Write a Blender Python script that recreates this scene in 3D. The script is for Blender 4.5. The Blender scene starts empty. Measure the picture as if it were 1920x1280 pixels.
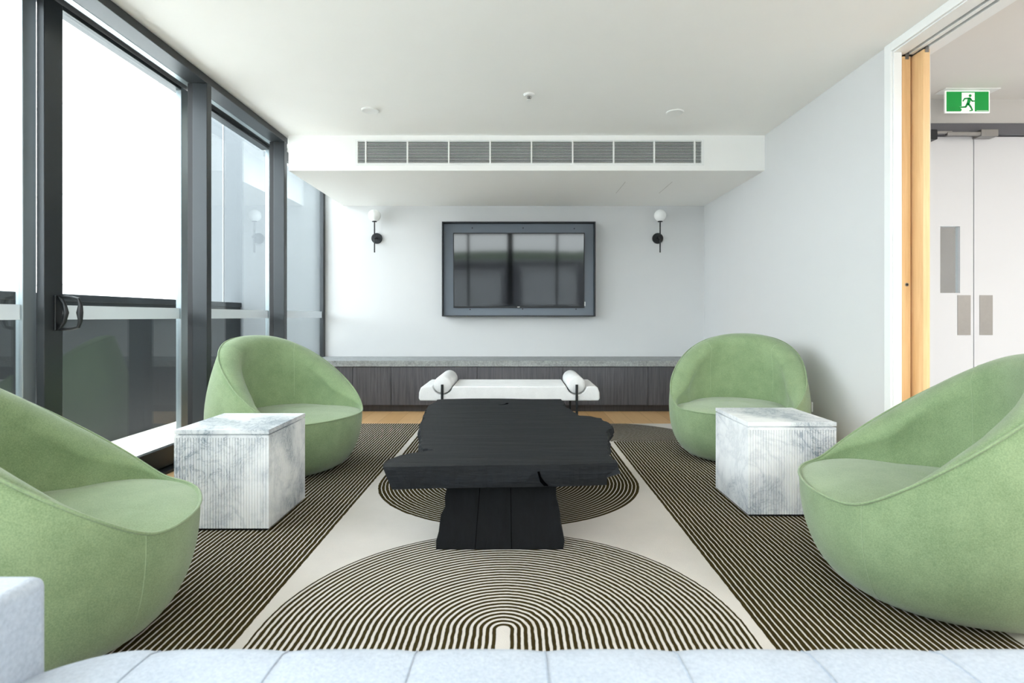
import bpy, bmesh, math, random
from mathutils import Vector, Matrix
random.seed(7)
S = bpy.context.scene
COL = S.collection
PI = math.pi

# ------------------------------------------------------------------ helpers
def srgb(r, g, b):
    f = lambda c: (c/255/12.92) if c/255 <= 0.04045 else ((c/255+0.055)/1.055)**2.4
    return (f(r), f(g), f(b), 1.0)

class NT:
    """small wrapper to write node maths as expressions"""
    def __init__(self, m):
        self.nt = m.node_tree
    def new(self, t, **kw):
        n = self.nt.nodes.new(t)
        for k, v in kw.items():
            setattr(n, k, v)
        return n
    def put(self, sock, v):
        if isinstance(v, bpy.types.NodeSocket):
            self.nt.links.new(v, sock)
        elif v is not None:
            sock.default_value = v
    def m(self, op, a, b=None, c=None, clamp=False):
        n = self.new('ShaderNodeMath', operation=op, use_clamp=clamp)
        self.put(n.inputs[0], a)
        if b is not None: self.put(n.inputs[1], b)
        if c is not None: self.put(n.inputs[2], c)
        return n.outputs[0]
    def mix(self, f, a, b, blend='MIX'):
        n = self.new('ShaderNodeMix', data_type='RGBA', blend_type=blend)
        self.put(n.inputs[0], f); self.put(n.inputs[6], a); self.put(n.inputs[7], b)
        return n.outputs[2]
    def coords(self, which='Object', scale=(1, 1, 1), rot=(0, 0, 0)):
        if which == 'World':
            o = self.new('ShaderNodeNewGeometry').outputs['Position']
        else:
            o = self.new('ShaderNodeTexCoord').outputs[which]
        mp = self.new('ShaderNodeMapping')
        mp.inputs['Scale'].default_value = scale
        mp.inputs['Rotation'].default_value = rot
        self.nt.links.new(o, mp.inputs[0])
        return mp.outputs[0]
    def noise(self, vec, scale, detail=4, rough=0.5, dist=0.0):
        n = self.new('ShaderNodeTexNoise')
        self.put(n.inputs['Vector'], vec)
        n.inputs['Scale'].default_value = scale
        n.inputs['Detail'].default_value = detail
        n.inputs['Roughness'].default_value = rough
        n.inputs['Distortion'].default_value = dist
        return n.outputs['Fac']
    def ramp(self, f, stops):
        n = self.new('ShaderNodeValToRGB')
        el = n.color_ramp.elements
        while len(el) < len(stops): el.new(0.5)
        for e, (p, c) in zip(el, stops):
            e.position = p; e.color = c if len(c) == 4 else (*c, 1)
        self.put(n.inputs[0], f)
        return n.outputs[0]
    def bump(self, h, strength=0.3, dist=0.005):
        n = self.new('ShaderNodeBump')
        n.inputs['Strength'].default_value = strength
        n.inputs['Distance'].default_value = dist
        self.put(n.inputs['Height'], h)
        return n.outputs[0]

def material(name, col=(0.5, 0.5, 0.5, 1), rough=0.5, metal=0.0, spec=0.5, sheen=0.0, emit=None, emit_s=0.0):
    m = bpy.data.materials.new(name); m.use_nodes = True
    b = m.node_tree.nodes['Principled BSDF']
    b.inputs['Base Color'].default_value = col
    b.inputs['Roughness'].default_value = rough
    b.inputs['Metallic'].default_value = metal
    b.inputs['Specular IOR Level'].default_value = spec
    b.inputs['Sheen Weight'].default_value = sheen
    if emit:
        b.inputs['Emission Color'].default_value = emit
        b.inputs['Emission Strength'].default_value = emit_s
    return m, NT(m), b

def mat_plain(name, col, rough=0.5, vary=0.05, scale=6.0, bump=0.0, bscale=200.0, **kw):
    m, t, b = material(name, col, rough, **kw)
    v = t.coords('World')
    n = t.noise(v, scale, 4)
    dark = tuple(c*(1-vary) for c in col[:3]) + (1,)
    lite = tuple(min(1, c*(1+vary)) for c in col[:3]) + (1,)
    t.put(b.inputs['Base Color'], t.mix(n, dark, lite))
    if bump:
        t.put(b.inputs['Normal'], t.bump(t.noise(v, bscale, 3), bump, 0.002))
    return m

# ------------------------------------------------------------------ materials
M = {}
M['ceiling'] = mat_plain('ceiling_paint', srgb(246, 246, 244), 0.9, 0.01)
M['wall'] = mat_plain('wall_paint', srgb(211, 212, 213), 0.85, 0.012)
M['white'] = mat_plain('white_paint', srgb(236, 238, 238), 0.55, 0.01)
M['hall'] = mat_plain('hall_paint', srgb(226, 223, 218), 0.85, 0.012)
M['hall_wall'] = mat_plain('hall_wall_paint', srgb(198, 196, 193), 0.85, 0.012)
M['door_paint'] = mat_plain('door_paint', srgb(214, 215, 218), 0.5, 0.01)
M['alu'] = mat_plain('dark_aluminium', srgb(54, 58, 61), 0.34, 0.04, 12, metal=0.4, spec=0.5)
M['alu_sheen'] = mat_plain('sheen_aluminium', srgb(150, 160, 164), 0.3, 0.03, 12, metal=0.6)  # lighter copy of the aluminium, grazing reflection put into its colour
M['gasket'] = mat_plain('black_gasket', srgb(20, 22, 26), 0.5, 0.05)
M['black'] = mat_plain('black_metal', srgb(30, 33, 36), 0.4, 0.06, metal=0.3)
M['tvframe'] = mat_plain('grey_blue_metal', srgb(102, 110, 119), 0.42, 0.03, metal=0.35)
M['lip'] = mat_plain('black_lip', srgb(22, 26, 32), 0.45, 0.05)
M['steel'] = mat_plain('brushed_steel', srgb(150, 148, 146), 0.35, 0.08, 30, metal=0.9)
M['globe'] = mat_plain('opal_glass', srgb(246, 247, 246), 0.18, 0.01)
M['plastic'] = mat_plain('white_plastic', srgb(240, 241, 240), 0.4, 0.01)
M['blade_shade'] = mat_plain('shaded_blade', srgb(70, 78, 80), 0.9, 0.05)  # dark blade sides: shade between the louvres put into the colour
M['hall_frame'] = mat_plain('door_frame_grey', srgb(92, 92, 98), 0.5, 0.03)
M['brown'] = mat_plain('brown_panel', srgb(66, 54, 46), 0.6, 0.08)
M['facade'] = mat_plain('pale_cladding', srgb(240, 241, 240), 0.8, 0.01)
M['joint'] = mat_plain('cladding_joint', srgb(118, 120, 122), 0.8, 0.02)
M['render'] = mat_plain('grey_render', srgb(88, 93, 97), 0.85, 0.03)
M['balustrade'] = mat_plain('dark_balustrade', srgb(32, 37, 41), 0.6, 0.05)
M['tile'] = mat_plain('balcony_tile', srgb(160, 157, 152), 0.8, 0.05)
M['roofing'] = mat_plain('grey_roofing', srgb(150, 152, 156), 0.85, 0.08)
M['hill'] = mat_plain('green_hill', srgb(64, 82, 58), 0.95, 0.3, 0.15)
M['street'] = mat_plain('pale_concrete', srgb(190, 190, 188), 0.95, 0.1)  # kept pale so the ground bounces daylight up to the ceiling
M['void'] = mat_plain('gap_shade_black', srgb(4, 4, 5), 1.0, 0.01, spec=0.0)  # pure black standing in for the shade inside slots, pits and cracks
M['hall_bounce'] = mat_plain('grey_bounce_carpet', srgb(186, 187, 190), 0.95, 0.06, 60)  # unseen floor, grey put in for neutral bounce light in the hall
M['pale_wall'] = mat_plain('pale_render', srgb(165, 168, 172), 0.8, 0.04)

def mat_fabric(name, c0, c1, scale=160, bump=0.35, sheen=0.3, rough=0.92):
    m, t, b = material(name, c0, rough, spec=0.2, sheen=sheen)
    b.inputs['Sheen Roughness'].default_value = 0.5
    v = t.coords('Object')
    f = t.m('ADD', t.m('MULTIPLY', t.noise(v, scale, 3, 0.6), 0.65), t.m('MULTIPLY', t.noise(v, 9, 4, 0.6), 0.35))
    t.put(b.inputs['Base Color'], t.ramp(f, [(0.36, c0), (0.62, c1)]))
    t.put(b.inputs['Normal'], t.bump(t.noise(v, scale*1.6, 3, 0.7), bump, 0.003))
    return m
M['green'] = mat_fabric('sage_wool', srgb(116, 138, 100), srgb(143, 163, 124), 260, 0.3)
M['green_pipe'] = mat_fabric('sage_piping', srgb(122, 142, 106), srgb(142, 162, 124), 200, 0.2)
M['green_seam'] = mat_fabric('sage_thread', srgb(146, 165, 128), srgb(156, 175, 138), 200, 0.2)
M['linen'] = mat_fabric('white_linen', srgb(214, 214, 214), srgb(232, 232, 232), 220, 0.35, 0.1)
M['sofa_seam'] = mat_fabric('sofa_thread', srgb(150, 160, 174), srgb(166, 176, 190), 140, 0.2, 0.1)
M['sofa'] = mat_fabric('pale_blue_grey_wool', srgb(170, 180, 194), srgb(190, 199, 211), 140, 0.4, 0.15)

def mat_marble():
    m, t, b = material('carrara_marble', rough=0.35)
    v = t.coords('World', (1, 1, 1), (0.5, 0.35, 0.2))
    w = t.noise(v, 3.2, 8, 0.62, 0.9)
    vein = t.m('ABSOLUTE', t.m('SUBTRACT', w, 0.5))
    v1 = t.ramp(vein, [(0.0, (1, 1, 1)), (0.035, (0.25, 0.25, 0.25)), (0.12, (0, 0, 0))])
    w2 = t.noise(v, 9, 8, 0.7, 1.6)
    v2 = t.ramp(t.m('ABSOLUTE', t.m('SUBTRACT', w2, 0.5)), [(0.0, (1, 1, 1)), (0.03, (0.1, 0.1, 0.1)), (0.08, (0, 0, 0))])
    cloud = t.ramp(t.noise(v, 2.3, 5, 0.55, 0.5), [(0.46, (0, 0, 0)), (0.66, (1, 1, 1))])
    f = t.m('ADD', t.m('MULTIPLY', v1, 0.26), t.m('MULTIPLY', t.m('MULTIPLY', v2, cloud), 0.75))
    f = t.m('ADD', f, t.m('MULTIPLY', cloud, 0.5), clamp=True)
    t.put(b.inputs['Base Color'], t.mix(f, srgb(242, 243, 244), srgb(138, 149, 162)))
    return m
M['marble'] = mat_marble()

def mat_black_wood():
    m, t, b = material('charred_black_timber', rough=0.55, spec=0.28)
    v = t.coords('Object', (0.9, 8, 8))
    g = t.noise(v, 2.4, 7, 0.62, 0.7)
    fine = t.noise(t.coords('Object', (2, 40, 40)), 4, 4, 0.6, 0.3)
    t.put(b.inputs['Base Color'], t.ramp(g, [(0.3, srgb(10, 13, 16)), (0.7, srgb(20, 24, 29))]))
    t.put(b.inputs['Roughness'], t.m('ADD', t.m('MULTIPLY', g, 0.25), 0.50))
    h = t.m('ADD', t.m('MULTIPLY', g, 1.0), t.m('MULTIPLY', fine, 0.3))
    t.put(b.inputs['Normal'], t.bump(h, 0.55, 0.012))
    return m
M['blackwood'] = mat_black_wood()

def mat_black_planks():
    m, t, b = material('black_vertical_planks', rough=0.65, spec=0.15)
    v = t.coords('Object', (16, 16, 1.2))
    g = t.noise(v, 2.5, 6, 0.6, 0.5)
    t.put(b.inputs['Base Color'], t.ramp(g, [(0.3, srgb(9, 10, 12)), (0.75, srgb(18, 20, 23))]))
    t.put(b.inputs['Normal'], t.bump(g, 0.4, 0.008))
    return m
M['blackplank'] = mat_black_planks()

def mat_vert_wood(name, a, c, sc=(60, 60, 2.2), rough=0.5, bump=0.2):
    m, t, b = material(name, rough=rough)
    g = t.noise(t.coords('World', sc), 1.0, 6, 0.65, 0.4)
    t.put(b.inputs['Base Color'], t.ramp(g, [(0.3, a), (0.7, c)]))
    t.put(b.inputs['Normal'], t.bump(g, bump, 0.003))
    return m
M['cabinet'] = mat_vert_wood('dark_grey_oak', srgb(60, 60, 65), srgb(96, 95, 101))
M['kick'] = mat_vert_wood('dark_kickboard', srgb(50, 47, 49), srgb(68, 64, 66))
M['ash'] = mat_vert_wood('pale_ash_timber', srgb(222, 180, 128), srgb(240, 206, 158), (26, 26, 1.6), 0.45, 0.08)

def mat_stone():
    m, t, b = material('grey_stone', rough=0.5)
    v = t.coords('World')
    f = t.m('ADD', t.m('MULTIPLY', t.noise(v, 60, 6, 0.7), 0.6), t.m('MULTIPLY', t.noise(v, 9, 5, 0.6, 0.8), 0.4))
    t.put(b.inputs['Base Color'], t.ramp(f, [(0.35, srgb(112, 116, 117)), (0.65, srgb(168, 172, 172))]))
    return m
M['stone'] = mat_stone()

def mat_oak():
    m, t, b = material('oak_floorboards', rough=0.42)
    v = t.coords('World', (1, 1, 1), (0, 0, PI/2))
    br = t.new('ShaderNodeTexBrick')
    t.put(br.inputs['Vector'], v)
    br.inputs['Color1'].default_value = srgb(205, 163, 111)
    br.inputs['Color2'].default_value = srgb(229, 191, 141)
    br.inputs['Mortar'].default_value = srgb(130, 96, 62)
    br.inputs['Scale'].default_value = 1.0
    br.inputs['Mortar Size'].default_value = 0.0015
    br.inputs['Brick Width'].default_value = 1.9
    br.inputs['Row Height'].default_value = 0.185
    br.offset = 0.37
    g = t.noise(t.coords('World', (38, 1.6, 1)), 1.0, 6, 0.6, 0.6)
    c = t.mix(t.m('MULTIPLY', g, 0.55), br.outputs['Color'], srgb(182, 136, 88))
    t.put(b.inputs['Base Color'], c)
    return m
M['oak'] = mat_oak()

def mat_rug():
    """hand-tufted rug: cream ground, olive lines that run straight and turn in concentric arches (rug laid in world metres)"""
    m, t, b = material('patterned_rug', rough=0.97, spec=0.05)
    pos = t.new('ShaderNodeNewGeometry').outputs['Position']
    sep = t.new('ShaderNodeSeparateXYZ'); t.put(sep.inputs[0], pos)
    x0, y0 = sep.outputs[0], sep.outputs[1]
    wob = t.m('MULTIPLY', t.m('SUBTRACT', t.noise(pos, 26, 2, 0.5), 0.5), 0.007)
    x = t.m('ADD', x0, wob); y = t.m('ADD', y0, wob)
    P = 0.0213
    gt = lambda a, c: t.m('GREATER_THAN', a, c)
    lt = lambda a, c: t.m('LESS_THAN', a, c)
    mul = lambda a, c: t.m('MULTIPLY', a, c)
    sub = lambda a, c: t.m('SUBTRACT', a, c)
    def hyp(a, c): return t.m('SQRT', t.m('ADD', mul(a, a), mul(c, c)))
    def sel(c, a, b_): return t.m('ADD', mul(a, c), mul(b_, sub(1.0, c)))
    def lines(d, duty, phase):
        f = t.m('FRACT', t.m('DIVIDE', t.m('ADD', d, phase), P))
        e = t.m('ABSOLUTE', sub(f, 0.5))
        mr = t.new('ShaderNodeMapRange'); mr.interpolation_type = 'SMOOTHSTEP'
        t.put(mr.inputs[0], e); t.put(mr.inputs[1], duty*0.5-0.06); t.put(mr.inputs[2], duty*0.5+0.06)
        mr.inputs[3].default_value = 1.0; mr.inputs[4].default_value = 0.0
        return mr.outputs[0]
    cx = sub(x, -0.0375); ax = t.m('ABSOLUTE', cx)
    # near arch, legs towards the sofa
    dy1 = t.m('MAXIMUM', sub(y, 1.735), 0.0)
    d1 = hyp(cx, dy1)
    in1 = mul(lt(d1, 0.775), gt(d1, 0.017))
    a1 = mul(mul(lines(d1, 0.56, -0.0172), in1), lt(y, 2.54))
    # second arch, legs towards the end wall
    dy2 = t.m('MAXIMUM', sub(3.34, y), 0.0)
    d2 = hyp(cx, dy2)
    in2 = lt(d2, 0.775)
    a2 = mul(mul(lines(d2, 0.77, -0.0079), in2), gt(y, 2.54))
    centre = mul(t.m('ADD', a1, a2), lt(ax, 0.8125))
    # side fields: straight lines
    l_side = mul(lines(sub(-0.85, x), 0.72, 0.003), lt(x, -0.85))
    l_side = mul(l_side, gt(x, -1.575))
    r_side = mul(mul(lines(sub(x, 0.775), 0.74, 0.003), gt(x, 0.775)), lt(x, 1.53))
    # far arch over the right-hand lines
    dx3 = sub(x, 0.79)
    d3 = hyp(dx3, sub(y, 4.345))
    far = mul(gt(y, 4.345), gt(x, 0.45))
    a3 = mul(mul(lines(d3, 0.76, 0.003), lt(d3, 0.755)), gt(d3, 0.02))
    base = t.m('ADD', t.m('ADD', l_side, r_side), centre, clamp=True)
    f = sel(far, a3, base)
    pile = t.noise(pos, 240, 3, 0.7)
    mott = t.noise(pos, 5, 5, 0.65)
    cream = t.mix(t.m('MULTIPLY', mott, 0.5), srgb(222, 216, 209), srgb(190, 185, 180))
    cream = t.mix(t.m('MULTIPLY', pile, 0.25), cream, srgb(180, 172, 162))
    olive = t.mix(pile, srgb(38, 31, 12), srgb(72, 61, 32))
    t.put(b.inputs['Base Color'], t.mix(f, cream, olive))
    h = t.m('ADD', t.m('MULTIPLY', sub(1.0, f), 0.5), t.m('MULTIPLY', pile, 0.5))
    t.put(b.inputs['Normal'], t.bump(h, 0.5, 0.006))
    return m
M['rug'] = mat_rug()

def mat_glass(name, tint=(0.93, 0.96, 0.96, 1), base=0.045, strength=0.95):
    m = bpy.data.materials.new(name); m.use_nodes = True
    t = NT(m); t.nt.nodes.clear()
    out = t.new('ShaderNodeOutputMaterial')
    tr = t.new('ShaderNodeBsdfTransparent'); tr.inputs[0].default_value = tint
    gl = t.new('ShaderNodeBsdfGlossy'); gl.inputs['Roughness'].default_value = 0.0
    gl.inputs[0].default_value = (0.95, 0.97, 0.98, 1)
    lw = t.new('ShaderNodeLayerWeight'); lw.inputs[0].default_value = 0.5
    fr = t.m('ADD', t.m('MULTIPLY', t.m('POWER', lw.outputs['Facing'], 5.0), strength), base, clamp=True)
    mx = t.new('ShaderNodeMixShader')
    t.put(mx.inputs[0], fr)
    t.nt.links.new(tr.outputs[0], mx.inputs[1]); t.nt.links.new(gl.outputs[0], mx.inputs[2])
    t.nt.links.new(mx.outputs[0], out.inputs[0])
    return m
M['glass'] = mat_glass('window_glass')
M['frost'] = mat_plain('frosted_film', srgb(226, 232, 236), 0.7, 0.01)
_b = M['frost'].node_tree.nodes['Principled BSDF']; _b.inputs['Alpha'].default_value = 0.72

m_, t_, b_ = material('television_glass', srgb(5, 6, 8), 0.05, spec=0.6)
M['screen'] = m_
M['sign_green'] = mat_plain('sign_green', srgb(0, 150, 62), 0.4, 0.01, emit=srgb(0, 150, 62), emit_s=0.1)
M['sign_white'] = mat_plain('sign_white', srgb(248, 250, 248), 0.4, 0.01, emit=srgb(248, 250, 248), emit_s=0.1)

# ------------------------------------------------------------------ mesh builder
class MB:
    def __init__(self):
        self.bm = bmesh.new()
    def box(self, x0, x1, y0, y1, z0, z1):
        v = [self.bm.verts.new((x, y, z)) for z in (z0, z1) for y in (y0, y1) for x in (x0, x1)]
        for f in ((0, 2, 3, 1), (4, 5, 7, 6), (0, 1, 5, 4), (2, 6, 7, 3), (0, 4, 6, 2), (1, 3, 7, 5)):
            self.bm.faces.new([v[i] for i in f])
        return self
    def prism(self, pts, axis, a, b):
        """pts 2-D outline, extruded along axis from a to b"""
        def P(p, h):
            if axis == 'z': return (p[0], p[1], h)
            if axis == 'y': return (p[0], h, p[1])
            return (h, p[0], p[1])
        A = [self.bm.verts.new(P(p, a)) for p in pts]
        B = [self.bm.verts.new(P(p, b)) for p in pts]
        n = len(pts)
        self.bm.faces.new(A); self.bm.faces.new(B[::-1])
        for i in range(n):
            self.bm.faces.new((A[i], A[(i+1) % n], B[(i+1) % n], B[i]))
        return self
    def rings(self, rings, close=False, caps=True, loop=True):
        R = [[self.bm.verts.new(p) for p in r] for r in rings]
        n = len(R[0])
        for i in range(len(R)-1 + (1 if close else 0)):
            a, b = R[i], R[(i+1) % len(R)]
            for j in range(n if loop else n-1):
                k = (j+1) % n
                try: self.bm.faces.new((a[j], a[k], b[k], b[j]))
                except ValueError: pass
        if caps and not close:
            self.bm.faces.new(R[0][::-1]); self.bm.faces.new(R[-1])
        return self
    def tube(self, pts, r, seg=10, close=False):
        pts = [Vector(p) for p in pts]; n = len(pts)
        rings = []; up = None
        for i, p in enumerate(pts):
            if close: d = pts[(i+1) % n]-pts[i-1]
            else: d = pts[min(i+1, n-1)]-pts[max(i-1, 0)]
            d.normalize()
            if up is None:
                up = Vector((0, 0, 1)) if abs(d.z) < 0.9 else Vector((1, 0, 0))
            s = d.cross(up).normalized(); up = s.cross(d).normalized()
            rr = r[i] if isinstance(r, (list, tuple)) else r
            rings.append([p + (s*math.cos(2*PI*k/seg) + up*math.sin(2*PI*k/seg))*rr for k in range(seg)])
        return self.rings(rings, close=close)
    def cyl(self, p0, p1, r, seg=20):
        return self.tube([p0, p1], r, seg)
    def lathe(self, prof, c=(0, 0, 0), seg=32):
        """prof list of (r, z)"""
        rings = [[(c[0]+r*math.cos(2*PI*k/seg), c[1]+r*math.sin(2*PI*k/seg), c[2]+z) for k in range(seg)] for r, z in prof]
        return self.rings(rings)
    def build(self, name, mat, parent=None, smooth=False, bevel=0.0, seg=2, angle=35):
        bm = self.bm
        bmesh.ops.recalc_face_normals(bm, faces=bm.faces)
        me = bpy.data.meshes.new(name); bm.to_mesh(me); bm.free()
        if smooth:
            for p in me.polygons: p.use_smooth = True
            try: me.set_sharp_from_angle(angle=math.radians(angle))
            except Exception: pass
        me.materials.append(mat if not isinstance(mat, str) else M[mat])
        o = bpy.data.objects.new(name, me); COL.objects.link(o)
        if parent is not None: o.parent = parent
        if bevel:
            md = o.modifiers.new('bevel', 'BEVEL'); md.width = bevel; md.segments = seg
            md.limit_method = 'ANGLE'; md.angle_limit = math.radians(40)
            if not smooth:
                for p in me.polygons: p.use_smooth = True
                try: me.set_sharp_from_angle(angle=math.radians(30))
                except Exception: pass
        return o

def tag(o, label, cat, group=None, kind=None):
    o['label'] = label; o['category'] = cat
    if group: o['group'] = group
    if kind: o['kind'] = kind
    return o
def struct(o, label, cat): return tag(o, label, cat, kind='structure')
def empty(name, loc=(0, 0, 0), rz=0.0):
    o = bpy.data.objects.new(name, None); COL.objects.link(o)
    o.location = loc; o.rotation_euler = (0, 0, rz); o.empty_display_size = 0.1
    return o
def copy_tree(o, parent=None):
    c = o.copy(); COL.objects.link(c)
    if parent is not None: c.parent = parent
    for ch in [q for q in bpy.data.objects if q.parent == o and q is not c]:
        copy_tree(ch, c)
    return c

# ------------------------------------------------------------------ room dimensions (metres; camera stands at x 0, y 0, z 1)
XL, XR = -2.02, 2.185        # inner face of glazing frames, right wall
YB = 6.35                    # end wall
YN = -3.0                    # glazed wall behind the camera
ZC = 2.584                   # ceiling
BK0, BKZ = 4.81, 2.276       # bulkhead front and underside

# ------------------------------------------------------------------ shell
struct(MB().box(-2.38, 2.40, YN-0.1, 6.6, -0.2, 0.0).build('floor', 'oak'), 'pale oak plank floor running towards the end wall', 'floor')
struct(MB().box(2.40, 6.2, -1.3, 6.6, -0.2, 0.0).build('floor_hall', 'hall_bounce'), 'unseen hall floor, pale grey carpet added for neutral bounce light', 'floor')
struct(MB().box(-2.40, 2.40, YN-0.1, 6.6, ZC, ZC+0.3).build('ceiling', 'ceiling'), 'flat white painted ceiling of the lounge', 'ceiling')
struct(MB().box(-2.26, 2.45, YB, YB+0.25, 0, ZC).build('wall_back', 'wall'), 'pale grey end wall carrying the television and sconces', 'wall')
struct(MB().box(XR, 2.245, 3.2, YB, 0, ZC).box(2.372, 2.42, 3.2, 4.2, 0, 2.66).build('wall_right', 'wall'),
       'pale grey right wall beside the sliding timber doors', 'wall')
struct(MB().box(XR, 2.42, YN, 0.2, 0, 2.66).build('wall_right_near', 'wall'), 'pale grey wall beside the camera, near end of the opening', 'wall')
# bulkhead with an opening for the grille
gx0, gx1, gz0, gz1 = -1.388, 1.640, 2.335, 2.536
bk = MB()
bk.box(-1.985, gx0, BK0, YB, BKZ, ZC); bk.box(gx1, XR, BK0, YB, BKZ, ZC)
bk.box(gx0, gx1, BK0, YB, BKZ, gz0); bk.box(gx0, gx1, BK0, YB, gz1, ZC)
bk.box(gx0, gx1, BK0+0.14, YB, gz0, gz1)
bulk = struct(bk.build('ceiling_bulkhead', 'ceiling'), 'dropped white ceiling box above the television wall', 'bulkhead')

# header over the opening, with two track slots
hd = MB()
for a, b in ((XR, 2.268), (2.292, 2.318), (2.342, 2.42)):
    hd.box(a, b, 0.2, 3.2, 2.525, 2.66)
hd.box(2.268, 2.292, 0.2, 3.2, 2.57, 2.66); hd.box(2.318, 2.342, 0.2, 3.2, 2.57, 2.66)
h = hd.build('trim_1', 'white'); struct(h, 'white header with twin door track slots above the opening', 'trim')
MB().box(2.270, 2.290, 0.2, 3.2, 2.545, 2.569).build('track', 'void', h)  # black fills put the shade of both slots into the colour
MB().box(2.320, 2.340, 0.2, 3.2, 2.545, 2.569).build('track', 'void', h)
struct(MB().box(2.172, XR, 3.178, 3.235, 0.0, ZC).box(XR, 2.232, 3.17, 3.20, 0, 2.525).build('trim_2', 'white', bevel=0.003),
       'white door jamb trim at the end of the right wall', 'trim')
struct(MB().box(2.172, XR, 0.2, 3.178, 2.532, ZC).build('trim_3', 'white', bevel=0.003), 'white architrave strip under the ceiling over the opening', 'trim')

# timber sliding doors in the pocket
d = empty('door_1', (2.277, 3.2, 0)); struct(d, 'pale timber sliding door edge with a round lock hole, nearest the wall', 'sliding door')
MB().box(-0.025, 0.027, 0.0, 0.95, 0.01, 2.515).build('door_panel', 'ash', d, bevel=0.002)
MB().box(-0.006, 0.014, -0.004, 0.05, 2.497, 2.53).build('hanger', 'steel', d)
MB().cyl((0.004, -0.002, 1.185), (0.004, 0.01, 1.185), 0.011).build('lock', 'steel', d, smooth=True)
MB().cyl((0.004, -0.003, 1.185), (0.004, 0.01, 1.185), 0.007).build('keyhole', 'gasket', d, smooth=True)
d = empty('door_2', (2.332, 3.115, 0)); struct(d, 'pale timber sliding door standing further out of the wall pocket', 'sliding door')
MB().box(-0.018, 0.020, 0.0, 0.99, 0.01, 2.515).build('door_panel', 'ash', d, bevel=0.002)
MB().box(-0.008, 0.012, -0.004, 0.05, 2.497, 2.53).build('hanger', 'steel', d)

# ------------------------------------------------------------------ hall beyond the opening
HY = 4.2
hw = MB()
hw.box(2.42, 6.2, HY, HY+0.12, 2.47, 2.66); hw.box(2.42, 2.56, HY, HY+0.12, 0, 2.47); hw.box(4.50, 6.2, HY, HY+0.12, 0, 2.47)
struct(hw.build('wall_hall', 'hall_wall'), 'warm grey hall wall above the double doors', 'wall')
struct(MB().box(6.1, 6.2, -1.2, HY+0.1, 0, 2.66).build('wall_hall_side', 'hall'), 'pale side wall of the hall', 'wall')
struct(MB().box(2.42, 6.2, -1.3, -1.2, 0, 2.66).build('wall_hall_near', 'hall'), 'pale near wall of the hall', 'wall')
struct(MB().box(2.40, 6.2, -1.3, 6.6, 2.66, 2.9).build('ceiling_hall', 'hall'), 'warm white ceiling of the hall', 'ceiling')
struct(MB().box(2.40, 6.2, 6.35, 6.45, 0, 2.66).build('wall_beyond_doors', 'brown'), 'brown wall glimpsed through the door glass', 'wall')
struct(MB().box(2.56, 4.50, HY-0.02, HY+0.10, 2.385, 2.47).box(2.56, 2.60, HY-0.02, HY+0.10, 0, 2.385).box(4.46, 4.50, HY-0.02, HY+0.10, 0, 2.385)
       .build('trim_4', 'hall_frame', bevel=0.003), 'dark grey frame around the white double doors', 'door frame')
# leaves
gap = 3.522
vx0, vx1, vz0, vz1 = 3.265, 3.418, 1.18, 1.692
d = empty('door_3', (gap-0.46, HY+0.02, 0)); struct(d, 'white hall door leaf with a narrow vision panel', 'door')
ox = gap-0.46
MB().box(2.603-ox, vx0-ox, 0, 0.045, 0.005, 2.38).box(vx1-ox, gap-0.004-ox, 0, 0.045, 0.005, 2.38)\
    .box(vx0-ox, vx1-ox, 0, 0.045, 0.005, vz0).box(vx0-ox, vx1-ox, 0, 0.045, vz1, 2.38).build('door_leaf', 'door_paint', d)
MB().box(vx0-ox, vx1-ox, 0.02, 0.026, vz0, vz1).build('vision_panel', 'glass', d)
MB().box(3.397-ox, 3.497-ox, -0.003, 0.0, 0.857, 1.163).build('push_plate', 'steel', d)
d = empty('door_4', (gap+0.46, HY+0.02, 0)); struct(d, 'white hall door leaf without any window', 'door')
ox = gap+0.46
MB().box(gap+0.004-ox, 4.457-ox, 0, 0.045, 0.005, 2.38).build('door_leaf', 'door_paint', d, bevel=0.002)
MB().box(3.566-ox, 3.666-ox, -0.003, 0.0, 0.857, 1.163).build('push_plate', 'steel', d)
# door closer
d = empty('door_closer', (3.2, HY, 2.36)); tag(d, 'steel arm door closer above the white double doors', 'door closer')
MB().box(-0.25, -0.025, -0.075, 0.018, -0.03, 0.045).build('closer_body', 'black', d, bevel=0.006)
MB().box(-0.03, 0.10, -0.055, -0.035, 0.02, 0.04).build('link', 'steel', d, bevel=0.003)
MB().box(0.06, 0.33, -0.06, -0.03, 0.005, 0.032).build('slide_arm', 'steel', d, bevel=0.004)
MB().box(0.31, 0.44, -0.065, 0.018, -0.002, 0.05).build('bracket', 'steel', d, bevel=0.004)

# exit sign
SY = 4.02; sx0, sx1, sz0, sz1 = 3.146, 3.474, 2.490, 2.656
e = empty('exit_sign', ((sx0+sx1)/2, SY, 2.66)); tag(e, 'green emergency exit sign with white running man door, hung from hall ceiling', 'exit sign')
MB().box(-0.185, 0.215, -0.035, 0.075, -0.008, 0.0).build('ceiling_plate', 'plastic', e, bevel=0.003)
MB().box(-0.164, 0.164, 0.0, 0.012, -0.172, -0.008).build('board', 'sign_white', e, bevel=0.002)
W, H = 0.328, 0.164
def sp(px, py):   # sign coordinates: fraction of board from its top left
    return ((px-0.5)*W, -0.008-py*H)
def polys(mb, pts, y0, y1): mb.prism([sp(*p) for p in pts], 'y', y0, y1)
gp = MB(); polys(gp, [(0.03, 0.05), (0.97, 0.05), (0.97, 0.93), (0.03, 0.93)], -0.0012, 0.0005)
gpo = gp.build('green_panel', 'sign_green', e)
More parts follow.
